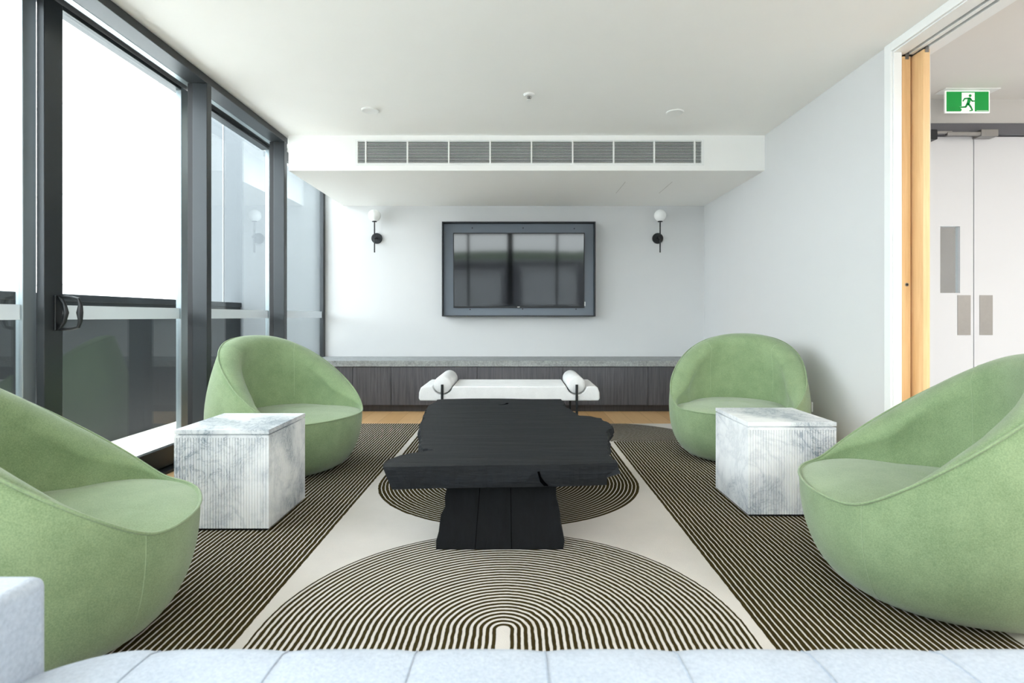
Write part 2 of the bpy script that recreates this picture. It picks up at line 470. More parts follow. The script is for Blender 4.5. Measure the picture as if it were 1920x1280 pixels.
wd = MB(); polys(wd, [(0.366, 0.095), (0.655, 0.095), (0.655, 0.93), (0.345, 0.93), (0.37, 0.87), (0.355, 0.80), (0.335, 0.78), (0.325, 0.72), (0.366, 0.71)], -0.0022, -0.0011)
wd.build('doorway', 'sign_white', gpo)
pic = MB()
def stroke(a, b, wa, wb):
    A, B = Vector(sp(*a)), Vector(sp(*b)); dd = (B-A).normalized(); nn = Vector((-dd.y, dd.x)); pts = []
    for k in range(7):
        an = PI/2+PI*k/6; pts.append(A + wa*(dd*math.cos(an) + nn*math.sin(an)))
    for k in range(7):
        an = -PI/2+PI*k/6; pts.append(B + wb*(dd*math.cos(an) + nn*math.sin(an)))
    pic.prism([tuple(p) for p in pts], 'y', -0.0034, -0.0021)
hc = sp(0.552, 0.235); pic.prism([(hc[0]+0.0100*math.cos(2*PI*k/20), hc[1]+0.0100*math.sin(2*PI*k/20)) for k in range(20)], 'y', -0.0034, -0.0021)
stroke((0.535, 0.39), (0.505, 0.60), 0.0125, 0.0105)
stroke((0.525, 0.355), (0.43, 0.365), 0.0052, 0.0048); stroke((0.43, 0.365), (0.395, 0.47), 0.0048, 0.0042)
stroke((0.555, 0.36), (0.598, 0.475), 0.0052, 0.0046); stroke((0.598, 0.475), (0.66, 0.475), 0.0046, 0.0042)
stroke((0.49, 0.60), (0.452, 0.735), 0.0076, 0.006); stroke((0.452, 0.735), (0.338, 0.755), 0.006, 0.0048)
stroke((0.515, 0.60), (0.565, 0.735), 0.0076, 0.006); stroke((0.565, 0.735), (0.60, 0.875), 0.006, 0.005); stroke((0.60, 0.885), (0.545, 0.905), 0.004, 0.0035)
pic.build('running_figure', 'sign_green', gpo)
MB().box(sp(0.70, 0)[0], sp(0.955, 0)[0], -0.0016, -0.0011, sp(0, 0.905)[1], sp(0, 0.89)[1]).build('small_print', 'sign_white', gpo)

# ------------------------------------------------------------------ left glazing
def window(name, label, cat='window'):
    o = empty(name, (0, 0, 0)); struct(o, label, cat); return o
ZH = 2.553
hdr = struct(MB().box(-2.14, XL, YN, 4.88, 2.530, ZC-0.004).box(-2.38, -2.14, YN, 5.16, 2.560, ZC-0.004).build('trim_5', 'alu', bevel=0.003), 'dark aluminium head track running along the ceiling over the glazing', 'window head')
MB().box(-2.205, -2.165, YN, 5.1, 2.546, 2.560).build('sheen_strip', 'alu_sheen', hdr)  # pale strip drawn for the silvery reflection under the head
struct(MB().box(-2.38, -2.205, YN, 5.16, 0.0, 0.018).box(-2.285, -2.275, YN, 5.1, 0.018, 0.028).box(-2.345, -2.335, YN, 5.1, 0.018, 0.028)
       .build('trim_6', 'alu', bevel=0.002), 'dark aluminium sill track on the floor under the glazing', 'window sill')
FB = (0.984, 1.056)
def sash(o, x0, x1, y0, y1, z0, z1, st0, st1, top, bot, smat='alu', band=True):
    MB().box(x0, x1, y0, y0+st0, z0, z1).build('stile', 'alu', o, bevel=0.003)
    MB().box(x0, x1, y1-st1, y1, z0, z1).build('stile', smat, o, bevel=0.003)
    MB().box(x0, x1, y0+st0, y1-st1, z1-top, z1).build('top_rail', 'alu', o, bevel=0.003)
    MB().box(x0, x1, y0+st0, y1-st1, z0, z0+bot).build('bottom_rail', 'alu', o, bevel=0.003)
    xm = (x0+x1)/2
    g = MB().box(xm-0.003, xm+0.003, y0+st0, y1-st1, z0+bot, z1-top).build('glass_pane', 'glass', o)
    if band:
        MB().box(xm+0.0035, xm+0.0045, y0+st0, y1-st1, *FB).build('frosted_band', 'frost', g)
# sliding door with the pull handle
dr = window('door_5', 'dark framed sliding glass balcony door with a black pull handle', 'glass door')
sash(dr, -2.298, -2.26, 2.636, 3.81, 0.028, ZH, 0.109, 0.09, 0.022, 0.125, 'alu_sheen')
hn = MB().box(-2.26, -2.252, 2.690, 2.738, 0.93, 1.105).build('handle', 'black', dr, bevel=0.004)
hy = 2.714
MB().tube([(-2.250, hy, 0.94), (-2.228, hy, 0.972), (-2.218, hy, 1.018), (-2.228, hy, 1.064), (-2.250, hy, 1.096)], [0.009, 0.009, 0.012, 0.009, 0.009], 10).build('handle_backplate', 'black', hn, smooth=True)
MB().tube([(-2.252, hy, 1.098), (-2.19, hy, 1.094), (-2.158, hy, 1.086), (-2.148, hy, 1.056), (-2.151, hy, 1.018), (-2.148, hy, 0.978), (-2.158, hy, 0.948), (-2.19, hy, 0.940), (-2.252, hy, 0.936)],
          [0.008, 0.008, 0.008, 0.010, 0.015, 0.010, 0.008, 0.008, 0.008], 10).build('handle_loop', 'black', hn, smooth=True)
w1 = window('window_1', 'tall glass pane at the far left, before the sliding door')
sash(w1, -2.355, -2.32, 1.0, 2.662, 0.028, ZH, 0.06, 0.074, 0.022, 0.125, 'alu_sheen')
w2 = window('window_2', 'tall glass pane between the two far window posts')
sash(w2, -2.298, -2.26, 3.87, 5.127, 0.028, ZH, 0.05, 0.077, 0.022, 0.125, 'alu_sheen')
# posts
for nm, y0, y1, lab in (('trim_7', 3.60, 3.655, 'dark window post beside the sliding door'), ('trim_8', 4.805, 4.865, 'dark window post under the bulkhead front')):
    p = struct(MB().box(-2.115, XL, y0, y1, 0.0, 2.53).build(nm, 'alu', bevel=0.003), lab, 'window post')
    MB().box(-2.15, -2.115, y0+0.006, y1-0.006, 0.0, 2.53).build('gasket', 'gasket', p)
# far fixed pane running to the end wall
w3 = window('window_3', 'fixed glass pane between the last post and the end wall')
MB().box(-2.24, -2.195, 6.285, YB, 0.0, ZC).build('jamb', 'alu', w3, bevel=0.003)
MB().box(-2.24, -2.195, 5.16, 6.285, 0.0, 0.09).build('bottom_rail', 'alu', w3, bevel=0.003)
MB().box(-2.24, -2.195, 5.16, 6.285, ZC-0.08, ZC).build('top_rail', 'alu', w3, bevel=0.003)
g = MB().box(-2.22, -2.214, 5.16, 6.285, 0.09, ZC-0.08).build('glass_pane', 'glass', w3)
MB().box(-2.2135, -2.2125, 5.16, 6.285, *FB).build('frosted_band', 'frost', g)
# panes behind the camera on the left side
w4 = window('window_4', 'tall glass pane beside the sofa, outside the photo on the left')
sash(w4, -2.355, -2.32, YN+0.1, 1.0, 0.034, ZH-0.012, 0.06, 0.06, 0.07, 0.10)
# glazed wall behind the camera (seen only in the television)
w5 = window('window_5', 'glazed wall behind the sofa, mirrored in the television')
fr = MB()
for x in (-2.3, -1.31, 1.17, 2.10): fr.box(x-0.03, x+0.03, YN, YN+0.07, 0, ZC)
fr.box(-0.22, -0.06, YN, YN+0.07, 0, ZC); fr.box(-2.3, 2.2, YN, YN+0.07, 0, 0.08); fr.box(-2.3, 2.2, YN, YN+0.07, ZC-0.06, ZC)
fr.build('frame', 'alu', w5)
MB().box(-2.27, 2.13, YN+0.03, YN+0.036, 0.08, ZC-0.06).build('glass_pane', 'glass', w5)

# ------------------------------------------------------------------ outside
struct(MB().box(-3.45, -2.38, YN, 6.75, -0.25, -0.02).build('balcony_floor', 'tile'), 'pale tiled balcony floor outside the glazing', 'balcony floor')
bl = empty('balustrade', (-3.36, 2.0, -0.02)); tag(bl, 'dark solid balcony balustrade outside the glass', 'balustrade')
MB().box(-0.04, 0.06, -5.0, 4.6, 0.0, 1.13).build('panel', 'balustrade', bl)
MB().box(-0.07, 0.075, -5.0, 4.6, 1.13, 1.185).build('capping', 'balustrade', bl, bevel=0.006)
ew = struct(MB().box(-3.75, -2.26, 6.6, 6.75, -0.25, 5.2).build('wall_balcony_end', 'render'), 'grey rendered wall closing the far end of the balcony', 'wall')
MB().box(-3.515, -3.50, 6.592, 6.6, 0, 5.2).build('drain_line', 'joint', ew)
# pale neighbouring building, set at an angle
ang = math.atan2(1, -2.656)
nb = empty('building', (-3.75, 6.65, -6.0), ang); tag(nb, 'bright pale clad building beyond the balcony with thin horizontal joints', 'building')
MB().box(0, 26, -5.0, 0, 0, 16).build('facade', 'facade', nb)
for k in range(-4, 8):
    z = 2.69+1.25*k+6.0
    MB().box(0, 26, 0.0, 0.004, z-0.012, z+0.012).build('joint_line', 'joint', nb)
struct(MB().box(-120, 120, -160, 60, -9.2, -9.0).build('ground', 'street'), 'grey street level far below the windows', 'ground')
hl = MB()
for (cx, cy, rx, hh) in ((-50, -150, 80, 15.5), (55, -150, 80, 18), (0, -165, 90, 16.5)):
    prof = [(rx*math.cos(a), hh*math.sin(a)) for a in [i*PI/16 for i in range(0, 8)]] + [(0.5, hh)]
    hl.lathe(prof, (cx, cy, -9), 40)
struct(hl.build('hill', 'hill', smooth=True), 'green hills across the street, mirrored in the television', 'hill')
for (x0, x1, y0, y1, z1, wm, lab) in ((-60, 60, -70, -60, 2.6, 'hall_frame', 'long dark warehouse across the street, mirrored in the television'),
                                      (-9, -1.2, -44, -34, 1.2, 'pale_wall', 'pale flat roofed building mirrored left of the screen centre'),
                                      (0.6, 5.2, -42, -34, 1.5, 'pale_wall', 'pale flat roofed building mirrored right of the screen centre')):
    b = empty('flat_roof_building', ((x0+x1)/2, (y0+y1)/2, -9)); tag(b, lab, 'building', 'flat roofs across the street')
    w_, l_ = (x1-x0)/2, (y1-y0)/2
    MB().box(-w_, w_, -l_, l_, 0, z1+9).build('block', wm, b)
    MB().box(-w_-0.2, w_+0.2, -l_-0.2, l_+0.2, z1+9, z1+9.35).build('roof', 'roofing', b)

# ------------------------------------------------------------------ ceiling fittings
g = empty('air_grille', ((gx0+gx1)/2, BK0, gz0)); tag(g, 'long white linear air grille set in the bulkhead front', 'air grille')
hwid = (gx1-gx0)/2; hh = gz1-gz0
fm = MB()
fm.box(-hwid-0.012, -hwid+0.010, -0.008, 0.02, -0.012, hh+0.012); fm.box(hwid-0.010, hwid+0.012, -0.008, 0.02, -0.012, hh+0.012)
fm.box(-hwid+0.010, hwid-0.010, -0.008, 0.02, -0.012, 0.004); fm.box(-hwid+0.010, hwid-0.010, -0.008, 0.02, hh-0.004, hh+0.012)
fm.build('frame', 'plastic', g)
MB().box(-hwid+0.002, hwid-0.002, 0.10, 0.13, 0.002, hh-0.002).build('gap_shade_backing', 'gasket', g)  # black plate added to give the gaps behind the blades their shade
bl_ = MB()
nbl = 15; pitch = (hh-0.008)/nbl
for k in range(nbl):
    z = 0.004+pitch*(k+0.5)
    bl_.prism([(0.0, z+0.0027), (0.0, z-0.0027), (0.045, z-0.0027), (0.045, z+0.0027)], 'x', -hwid+0.010, hwid-0.010)
bl_.build('louvre_blades', 'blade_shade', g)
bf = MB()
for k in range(nbl):
    z = 0.004+pitch*(k+0.5)
    bf.box(-hwid+0.010, hwid-0.010, -0.002, 0.0, z-0.0021, z+0.0021)
bf.build('blade_edges', 'plastic', g)
mid = (gx0+gx1)/2
for px in (686, 764, 841.5, 919, 996.5, 1073.7, 1150.5, 1226.6, 1302.3):
    x = (px-966)/1030*BK0 - mid
    MB().box(x-0.006, x+0.006, -0.008, 0.02, 0.004, hh-0.004).build('divider', 'plastic', g)
for x, y, lab in ((-1.114, 4.22, 'round white ceiling downlight near the window side'), (1.24, 4.26, 'round white ceiling downlight near the right wall')):
    dl = empty('downlight', (x, y, ZC)); tag(dl, lab, 'downlight', 'recessed ceiling downlights')
    MB().lathe([(0.050, -0.0005), (0.068, -0.0005), (0.068, -0.006), (0.060, -0.010), (0.050, -0.008)], seg=36).build('trim_ring', 'plastic', dl, smooth=True)
    MB().lathe([(0.050, -0.001), (0.045, -0.003), (0.002, -0.003)], seg=36).build('lens', 'hall_wall', dl, smooth=True)
sk = empty('ceiling_sprinkler', (0.099, 3.92, ZC)); tag(sk, 'small white fire sprinkler on the ceiling above the coffee table', 'sprinkler')
MB().lathe([(0.001, 0.0), (0.040, 0.0), (0.040, -0.004), (0.030, -0.012), (0.014, -0.013)], seg=30).build('escutcheon', 'plastic', sk, smooth=True)
MB().cyl((0, 0, -0.012), (0, 0, -0.030), 0.007).tube([(-0.012, 0, -0.014), (-0.014, 0, -0.026), (0, 0, -0.040)], 0.0025, 6).tube([(0.012, 0, -0.014), (0.014, 0, -0.026), (0, 0, -0.040)], 0.0025, 6)\
    .build('head', 'steel', sk, smooth=True)
MB().lathe([(0.001, -0.040), (0.016, -0.040), (0.016, -0.043), (0.001, -0.043)], seg=20).build('deflector', 'plastic', sk, smooth=True)
ap = MB()
for a in (1.045, 1.49): ap.box(a-0.002, a+0.002, 5.21, 5.69, BKZ-0.0012, BKZ+0.001)
ap.build('access_hatch', 'hall_wall', bulk)

# ------------------------------------------------------------------ television in its wall frame
tv = empty('television_mount', (0.04, YB-0.002, 1.535)); tag(tv, 'deep black shadow box frame on the end wall around the television', 'wall frame')
bw, bh, dep = 0.868, 0.535, 0.15
lp = MB(); th = 0.012
lp.box(-bw, bw, -dep, 0, bh-th, bh); lp.box(-bw, bw, -dep, 0, -bh, -bh+th)
lp.box(-bw, -bw+th, -dep, 0, -bh+th, bh-th); lp.box(bw-th, bw, -dep, 0, -bh+th, bh-th)
lp.build('lip', 'lip', tv)
MB().box(-bw+th, bw-th, -0.065, 0, -bh+th, bh-th).build('back_panel', 'tvframe', tv)
for x, z in ((-0.53, 0.475), (0.05, 0.475), (0.635, 0.468), (-0.555, -0.455), (0.045, -0.45), (0.655, -0.452)):
    MB().cyl((x, -0.070, z), (x, -0.064, z), 0.0075, 12).build('bolt', 'gasket', tv, smooth=True)
t2 = empty('television', (0.042, YB-0.112, 1.522)); tag(t2, 'black flat screen television mounted inside the wall frame', 'television')
t2.rotation_euler = (math.radians(2.4), 0, 0)
tw, tz = 0.745, 0.425
MB().box(-tw, tw, 0.0, 0.022, -tz, tz).build('casing', 'gasket', t2, bevel=0.004)
bz = MB(); q = 0.010
bz.box(-tw, tw, -0.004, 0.001, tz-q, tz); bz.box(-tw, tw, -0.004, 0.001, -tz, -tz+0.018)
bz.box(-tw, -tw+q, -0.004, 0.001, -tz+0.018, tz-q); bz.box(tw-q, tw, -0.004, 0.001, -tz+0.018, tz-q)
bzo = bz.build('bezel', 'gasket', t2)
MB().box(-tw+q, tw-q, -0.0015, 0.0, -tz+0.018, tz-q).build('screen', 'screen', t2)
MB().box(-0.018, 0.010, -0.005, -0.004, -tz+0.006, -tz+0.013).build('badge', 'plastic', bzo)
MB().box(tw+0.002, tw+0.012, -0.002, 0.012, -tz+0.02, -tz+0.07).build('label_tag', 'plastic', t2)

# ------------------------------------------------------------------ wall sconces
def sconce(x, zr, lab, dx):
    s = empty('wall_sconce', (x, YB, 1.90)); tag(s, lab, 'wall light', 'globe wall sconces')
    MB().cyl((0, -0.018, 0), (0, 0, 0), 0.062, 32).build('wall_plate', 'black', s, smooth=True, bevel=0.002)
    MB().cyl((0, -0.115, 0), (0, -0.018, 0), 0.010, 16).build('arm', 'black', s, smooth=True)
    MB().cyl((0, -0.135, 0), (0, -0.098, 0), 0.020, 20).build('knuckle', 'black', s, smooth=True, bevel=0.002)
    MB().cyl((0, -0.115, -0.175), (0, -0.115, 0.175), 0.0075, 14).build('stem', 'black', s, smooth=True)
    MB().lathe([(0.008, 0.168), (0.026, 0.172), (0.028, 0.182), (0.012, 0.186)], (0, -0.115, 0), 24).build('cup', 'black', s, smooth=True)
    R = 0.070
    MB().lathe([(max(0.002, R*math.cos(a)), 0.245+R*math.sin(a)) for a in [(-PI/2 + PI*i/18) for i in range(19)]], (0, -0.115, 0), 36).build('globe', 'globe', s, smooth=True)
    return s
sconce(-1.597, 0, 'black wall sconce with white globe, on the window side of the television', 0)
sconce(1.645, 0, 'black wall sconce with white globe, between the television and right wall', 0)

# power outlet on right wall
po = empty('power_outlet', (XR, 4.09, 0.335)); tag(po, 'small white power outlet on the right wall behind the chair', 'power outlet')
MB().box(-0.010, 0, -0.06, 0.06, -0.036, 0.036).build('plate', 'plastic', po, bevel=0.002)
MB().box(-0.013, -0.009, -0.04, -0.02, -0.012, 0.012).build('switch', 'plastic', po)
MB().box(-0.013, -0.009, 0.02, 0.04, -0.012, 0.012).build('switch', 'plastic', po)

# ------------------------------------------------------------------ low joinery under the end wall
CY = 5.75
units = [(-2.185, -1.30, 'leftmost dark timber low cabinet, behind the left green chair', (-1.70,)),
         (-1.30, -0.397, 'dark timber low cabinet between left chair and white daybed', ()),
         (-0.397, 0.497, 'dark timber low cabinet directly behind the white daybed', ()),
         (0.497, 1.39, 'dark timber low cabinet behind the right end of white daybed', ()),
         (1.39, 2.183, 'dark timber low cabinet in the corner behind the right green chair', ())]
for a, b, lab, sp_ in units:
    c = empty('low_cabinet', ((a+b)/2, CY, 0)); tag(c, lab, 'cabinet', 'low cabinets under the stone ledge'); hw_ = (b-a)/2; cx = (a+b)/2
    MB().box(-hw_, hw_, 0.022, 0.58, 0.07, 0.475).build('carcass', 'cabinet', c)
    xs = [-hw_] + [s-cx for s in sp_] + [hw_]
    for u, v in zip(xs[:-1], xs[1:]):
        MB().box(u+0.0022, v-0.0022, 0.0, 0.020, 0.072, 0.470).build('door', 'cabinet', c, bevel=0.001)
    MB().box(-hw_, hw_, 0.045, 0.06, 0.0, 0.07).build('kickboard', 'kick', c)
tag(MB().box(-2.188, 2.183, CY-0.012, YB-0.001, 0.476, 0.5375).build('stone_ledge', 'stone', bevel=0.002), 'long grey speckled stone benchtop over the low cabinets', 'benchtop')

# ------------------------------------------------------------------ rug
tag(MB().box(-1.66, 1.66, 0.35, 5.07, 0.0005, 0.012).build('rug', 'rug', bevel=0.004), 'large cream rug with dark olive lines in concentric arches', 'rug')
RZ = 0.0125

# ------------------------------------------------------------------ green tub chairs
def chair():
    root = empty('tub_chair')
    N = 112
    A, B, EX = 0.465, 0.457, 2.2
    ZF, ZT = 0.352, 0.850
    def plan(th):
        return (abs(math.sin(th)/A)**EX + abs(math.cos(th)/B)**EX)**(-1/EX)
    def k(z):
        if z < 0.36:
            u = (0.36-z)/0.36
            return 0.56 + 0.44*(max(0, 1-u**2.3))**(1/2.3)
        return 1 - 0.235*((z-0.36)/0.49)**1.75
    def rim_z(th):
        y = -plan(th)*math.cos(th)
        t = min(1, max(0, (y+0.335)/0.79))
        s = 0.52*t + 0.48*math.sin(t*PI/2)
        return ZF + (ZT-ZF)*s
    ths = [2*PI*i/N for i in range(N)]
    # smooth the rim height around the loop
    zr = [rim_z(t) for t in ths]
    for _ in range(5): zr = [(zr[i-1]+2*zr[i]+zr[(i+1) % N])/4 for i in range(N)]
    def pt(th, r, z): return (r*math.sin(th), -r*math.cos(th), z)
    R0 = [plan(t)*k(z) for t, z in zip(ths, zr)]
    w = [min(1, max(0, (z-ZF-0.005)/0.20)) for z in zr]
    w = [x*x*(3-2*x) for x in w]
    rings = []
    L = 16
    for l in range(L+1):
        u = l/L
        ring = []
        for i, th in enumerate(ths):
            z = zr[i]*(u**1.15)
            ring.append(pt(th, plan(th)*k(z), z))
        rings.append(ring)
    tk = [0.010 + 0.118*x for x in w]
    Rs = [r*(1-x) + x*(plan(th)*0.735) - 0.012*(1-x) for r, x, th in zip(R0, w, ths)]
    def add(fr, dz):
        rings.append([pt(th, R0[i]-tk[i]*fr, zr[i]+dz(i)) for i, th in enumerate(ths)])
    add(0.25, lambda i: 0.010*w[i]); add(0.55, lambda i: 0.006*w[i]-0.002*(1-w[i])); add(0.82, lambda i: -0.014*w[i]-0.004*(1-w[i]))
    add(1.0, lambda i: -0.045*w[i]-0.008*(1-w[i]))
    inner_rows = []
    last_z = [zr[i]-0.045*w[i]-0.008*(1-w[i]) for i in range(N)]
    last_r = [R0[i]-tk[i] for i in range(N)]
    zb = 0.325
    for l in range(1, 9):
        u = l/8
        ring = []
        for i, th in enumerate(ths):
            z = last_z[i]*(1-u) + zb*u
            bulge = 0.018*math.sin(PI*u)*w[i]
            r = last_r[i]*(1-u) + min(Rs[i], last_r[i])*u + bulge
            ring.append(pt(th, r, z))
        rings.append(ring); inner_rows.append(ring)
    mb = MB(); mb.rings(rings)
    shell = mb.build('shell', 'green', root, smooth=True, angle=70)
    # seat cushion
    rows = []
    for f in (1.0, 0.985, 0.95, 0.88, 0.76, 0.6, 0.42, 0.22, 0.06):
        rows.append([pt(th, (Rs[i]*1.03*w[i] + (R0[i]-0.006)*(1-w[i]))*f, ZF-0.004 + 0.036*(1-f**3.2) + 0.004*w[i]) for i, th in enumerate(ths)])
    low = [[(x, y, 0.30) for x, y, z in [pt(th, (Rs[i]*1.02*w[i] + (R0[i]-0.02)*(1-w[i])), 0.30) for i, th in enumerate(ths)]]]
    MB().rings(low+rows).build('seat', 'green', root, smooth=True, angle=75)
    MB().tube([pt(th, R0[i]+0.001, zr[i]+0.001) for i, th in enumerate(ths)], 0.0046, 8, close=True).build('piping', 'green_pipe', shell, smooth=True, angle=80)
    def seam_outer(i):
        th = ths[i]
        return [pt(th, plan(th)*k(zr[i]*(1-u/14)**1.15)+0.0003, zr[i]*(1-u/14)**1.15) for u in range(0, 14)]
    for i in (int(N*0.135), N-int(N*0.135), int(N*0.40), N-int(N*0.40)):
        MB().tube(seam_outer(i), 0.0014, 6).build('seam', 'green_seam', shell, smooth=True)
    for i in (int(N*0.365), N-int(N*0.365)):
        MB().tube([rings[r][i] for r in range(L, len(rings)-2)], 0.0014, 6).build('seam', 'green_seam', shell, smooth=True)
    MB().lathe([(0.001, -0.0005), (0.25, -0.0005), (0.25, 0.012), (0.001, 0.012)], seg=40).build('base', 'gasket', root, smooth=True)
    return root
ch0 = chair()
spots = [(-1.495, 3.60, 0.90, -0.43, 'green tub chair by the window post, behind the left marble cube'),
         (1.585, 3.92, -0.50, -0.866, 'green tub chair against the right wall, behind the right marble cube'),
         (-1.50, 1.70, 0.86, 0.51, 'green tub chair nearest the sliding door handle, in front of the left marble cube'),
         (1.56, 2.02, -0.93, 0.36, 'large green tub chair closest to the camera in front of the white hall doors')]
for i, (x, y, fx, fy, lab) in enumerate(spots):
    o = ch0 if i == 0 else copy_tree(ch0)
    o.location = (x, y, RZ); o.rotation_euler = (0, 0, math.atan2(fx, -fy))
    tag(o, lab, 'armchair', 'green tub chairs around the coffee table')

# ------------------------------------------------------------------ marble cubes
def cube():
    root = empty('marble_side_table')
    hwd = 0.218
    pts = []
    n = 34; pitch = 2*hwd/n
    def side(a, b, nx, ny):
        ax, ay = a; bx, by = b
        for kx in range(n):
            for f, d_ in ((0.0, 0), (0.70, 0), (0.80, 0.0042), (0.90, 0.0042)):
                t = (kx+f+0.12)/n
                if kx == 0 and f == 0: t = 0
                if kx == n-1 and f > 0.6: continue
                pts.append((ax+(bx-ax)*t - nx*d_, ay+(by-ay)*t - ny*d_))
    c = [(-hwd, -hwd), (hwd, -hwd), (hwd, hwd), (-hwd, hwd)]
    side(c[0], c[1], 0, -1); side(c[1], c[2], 1, 0); side(c[2], c[3], 0, 1); side(c[3], c[0], -1, 0)
    MB().prism(pts, 'z', 0.012, 0.428).build('fluted_body', 'marble', root)
    MB().box(-hwd, hwd, -hwd, hwd, 0.428, 0.440).build('collar', 'marble', root)
    MB().box(-hwd+0.012, hwd-0.012, -hwd+0.012, hwd-0.012, 0.440, 0.446).build('shadow_gap', 'marble', root)
    MB().box(-hwd-0.001, hwd+0.001, -hwd-0.001, hwd+0.001, 0.446, 0.466).build('lid', 'marble', root, bevel=0.0015)
    MB().box(-hwd+0.012, hwd-0.012, -hwd+0.012, hwd-0.012, 0.0, 0.012).build('plinth', 'gasket', root)
    return root
c0 = cube(); c0.location = (-1.352, 2.746, RZ)
tag(c0, 'fluted white marble cube side table between the two window side chairs', 'side table', 'marble cube side tables')
c1 = copy_tree(c0); c1.location = (1.365, 2.925, RZ)
tag(c1, 'fluted white marble cube side table between the two chairs nearest the hall', 'side table', 'marble cube side tables')

# ------------------------------------------------------------------ black slab coffee table
ct = empty('coffee_table', (-0.06, 3.0, RZ)); tag(ct, 'long black live edge timber slab coffee table on the rug', 'coffee table')
outline = [(-0.526, 2.184), (-0.438, 2.191), (-0.227, 2.207), (-0.034, 2.215), (0.181, 2.223), (0.395, 2.247), (0.415, 2.247), (0.413, 2.315), (0.409, 2.405), (0.419, 2.522), (0.451, 2.699), (0.468, 2.822), (0.493, 2.901), (0.52, 2.957), (0.532, 3.059), (0.511, 3.153), (0.499, 3.236), (0.456, 3.305), (0.394, 3.323), (0.367, 3.433), (0.347, 3.572), (0.327, 3.701), (0.348, 3.815), (0.333, 3.987), (0.132, 3.987), (-0.101, 4.013), (-0.335, 4.013), (-0.507, 3.987), (-0.554, 3.962), (-0.563, 3.815), (-0.578, 3.723), (-0.575, 3.614), (-0.566, 3.492), (-0.551, 3.341), (-0.535, 3.202), (-0.528, 3.075), (-0.514, 2.957), (-0.487, 2.848), (-0.464, 2.699), (-0.443, 2.564), (-0.416, 2.492), (-0.362, 2.472), (-0.433, 2.424), (-0.492, 2.377), (-0.516, 2.332), (-0.533, 2.289), (-0.535, 2.239)]
outline = [(x+0.06, y-3.0) for x, y in outline]
fine = []
n0 = len(outline)
for i in range(n0):
    a, b = Vector(outline[i]), Vector(outline[(i+1) % n0]); L_ = (b-a).length
    st = max(1, int(L_/0.018))
    d_ = (b-a).normalized(); nn = Vector((d_.y, -d_.x))
    cut = (a.y < -0.72 and b.y < -0.72) or (a.y > 0.96 and b.y > 0.96)
    for s in range(st):
        p = a + (b-a)*(s/st)
        j = 0.0015 if cut else 0.0075
        fine.append((p + nn*random.uniform(-j, j), cut))
TZ = 0.388
def ring_off(prev, z, off, jit):
    out = []
    n = len(fine)
    for i, (p, cut) in enumerate(fine):
        a = fine[i-2][0]; b = fine[(i+2) % n][0]
        d_ = (b-a).normalized(); nn = Vector((d_.y, -d_.x))
        o_ = off*(0.1 if cut else 1.0) + random.uniform(-jit, jit)*(0.12 if cut else 1)
        inset = 0.0
        if p.y < -0.60:
            dz_ = max(0, TZ-z)/0.09
            inset = 0.035*dz_ if p.x < -0.40 else (-0.045*(dz_ > 0.5)*1.0 if p.x > 0.44 else 0.0)
        out.append((p.x+nn.x*o_+inset, p.y+nn.y*o_, z + (0 if cut else random.uniform(-0.003, 0.003))))
    return out
top = [(p.x, p.y, TZ) for p, c in fine]
rg = [ring_off(fine, TZ-0.090, -0.020, 0.007), ring_off(fine, TZ-0.065, -0.002, 0.010), ring_off(fine, TZ-0.038, 0.008, 0.010), ring_off(fine, TZ-0.014, 0.003, 0.006), top]
slab = MB().rings(rg).build('slab', 'blackwood', ct)
bp = [(-0.277, -0.672), (0.268, -0.672), (0.285, 0.30), (-0.262, 0.30)]
tp = [(-0.225, -0.575), (0.232, -0.575), (0.222, 0.25), (-0.215, 0.25)]
pd = MB()
def lerp(a, b, f): return (a[0]+(b[0]-a[0])*f, a[1]+(b[1]-a[1])*f)
nseg = 9
rr = []
for l in range(nseg+1):
    f = l/nseg; z = 0.298*f
    q_ = [lerp(bp[i], tp[i], f) for i in range(4)]
    ring = []
    for i in range(4):
        a, b = q_[i], q_[(i+1) % 4]
        m_n = 14 if i % 2 == 0 else 6
        for s in range(m_n):
            p = lerp(a, b, s/m_n)
            rough = 0.007 if i in (1, 3) or s == 0 else 0.0
            ring.append((p[0]+random.uniform(-rough, rough), p[1]+random.uniform(-rough, rough)*0.5, z))
    rr.append(ring)
pd.rings(rr); ped = pd.build('pedestal', 'blackplank', ct)
gv = MB()
for fx in (0.306, 0.59):
    a = lerp(bp[0], bp[1], fx); b = lerp(tp[0], tp[1], fx-0.012)
    gv.tube([(a[0], a[1]+0.0006, 0.002), (b[0], b[1]+0.0006, 0.297)], 0.0016, 6)
gv.build('plank_joint', 'void', ped)
kn = MB()
kp = [(-0.055, 0.735), (-0.03, 0.742), (-0.012, 0.76), (0.0, 0.80), (0.014, 0.80), (0.012, 0.765), (-0.005, 0.745), (-0.03, 0.733)]
kn.prism(kp, 'z', TZ-0.02, TZ+0.0012); kn.build('pit_shade', 'void', slab)  # flat black patch painted for the shade in a small pit
ck = MB(); ck.prism([(0.150, TZ-0.028), (0.158, TZ-0.026), (0.165, TZ-0.05), (0.178, TZ-0.068), (0.192, TZ-0.082), (0.176, TZ-0.082), (0.160, TZ-0.065)], 'y', -0.792, -0.75)
ck.build('crack', 'void', slab)

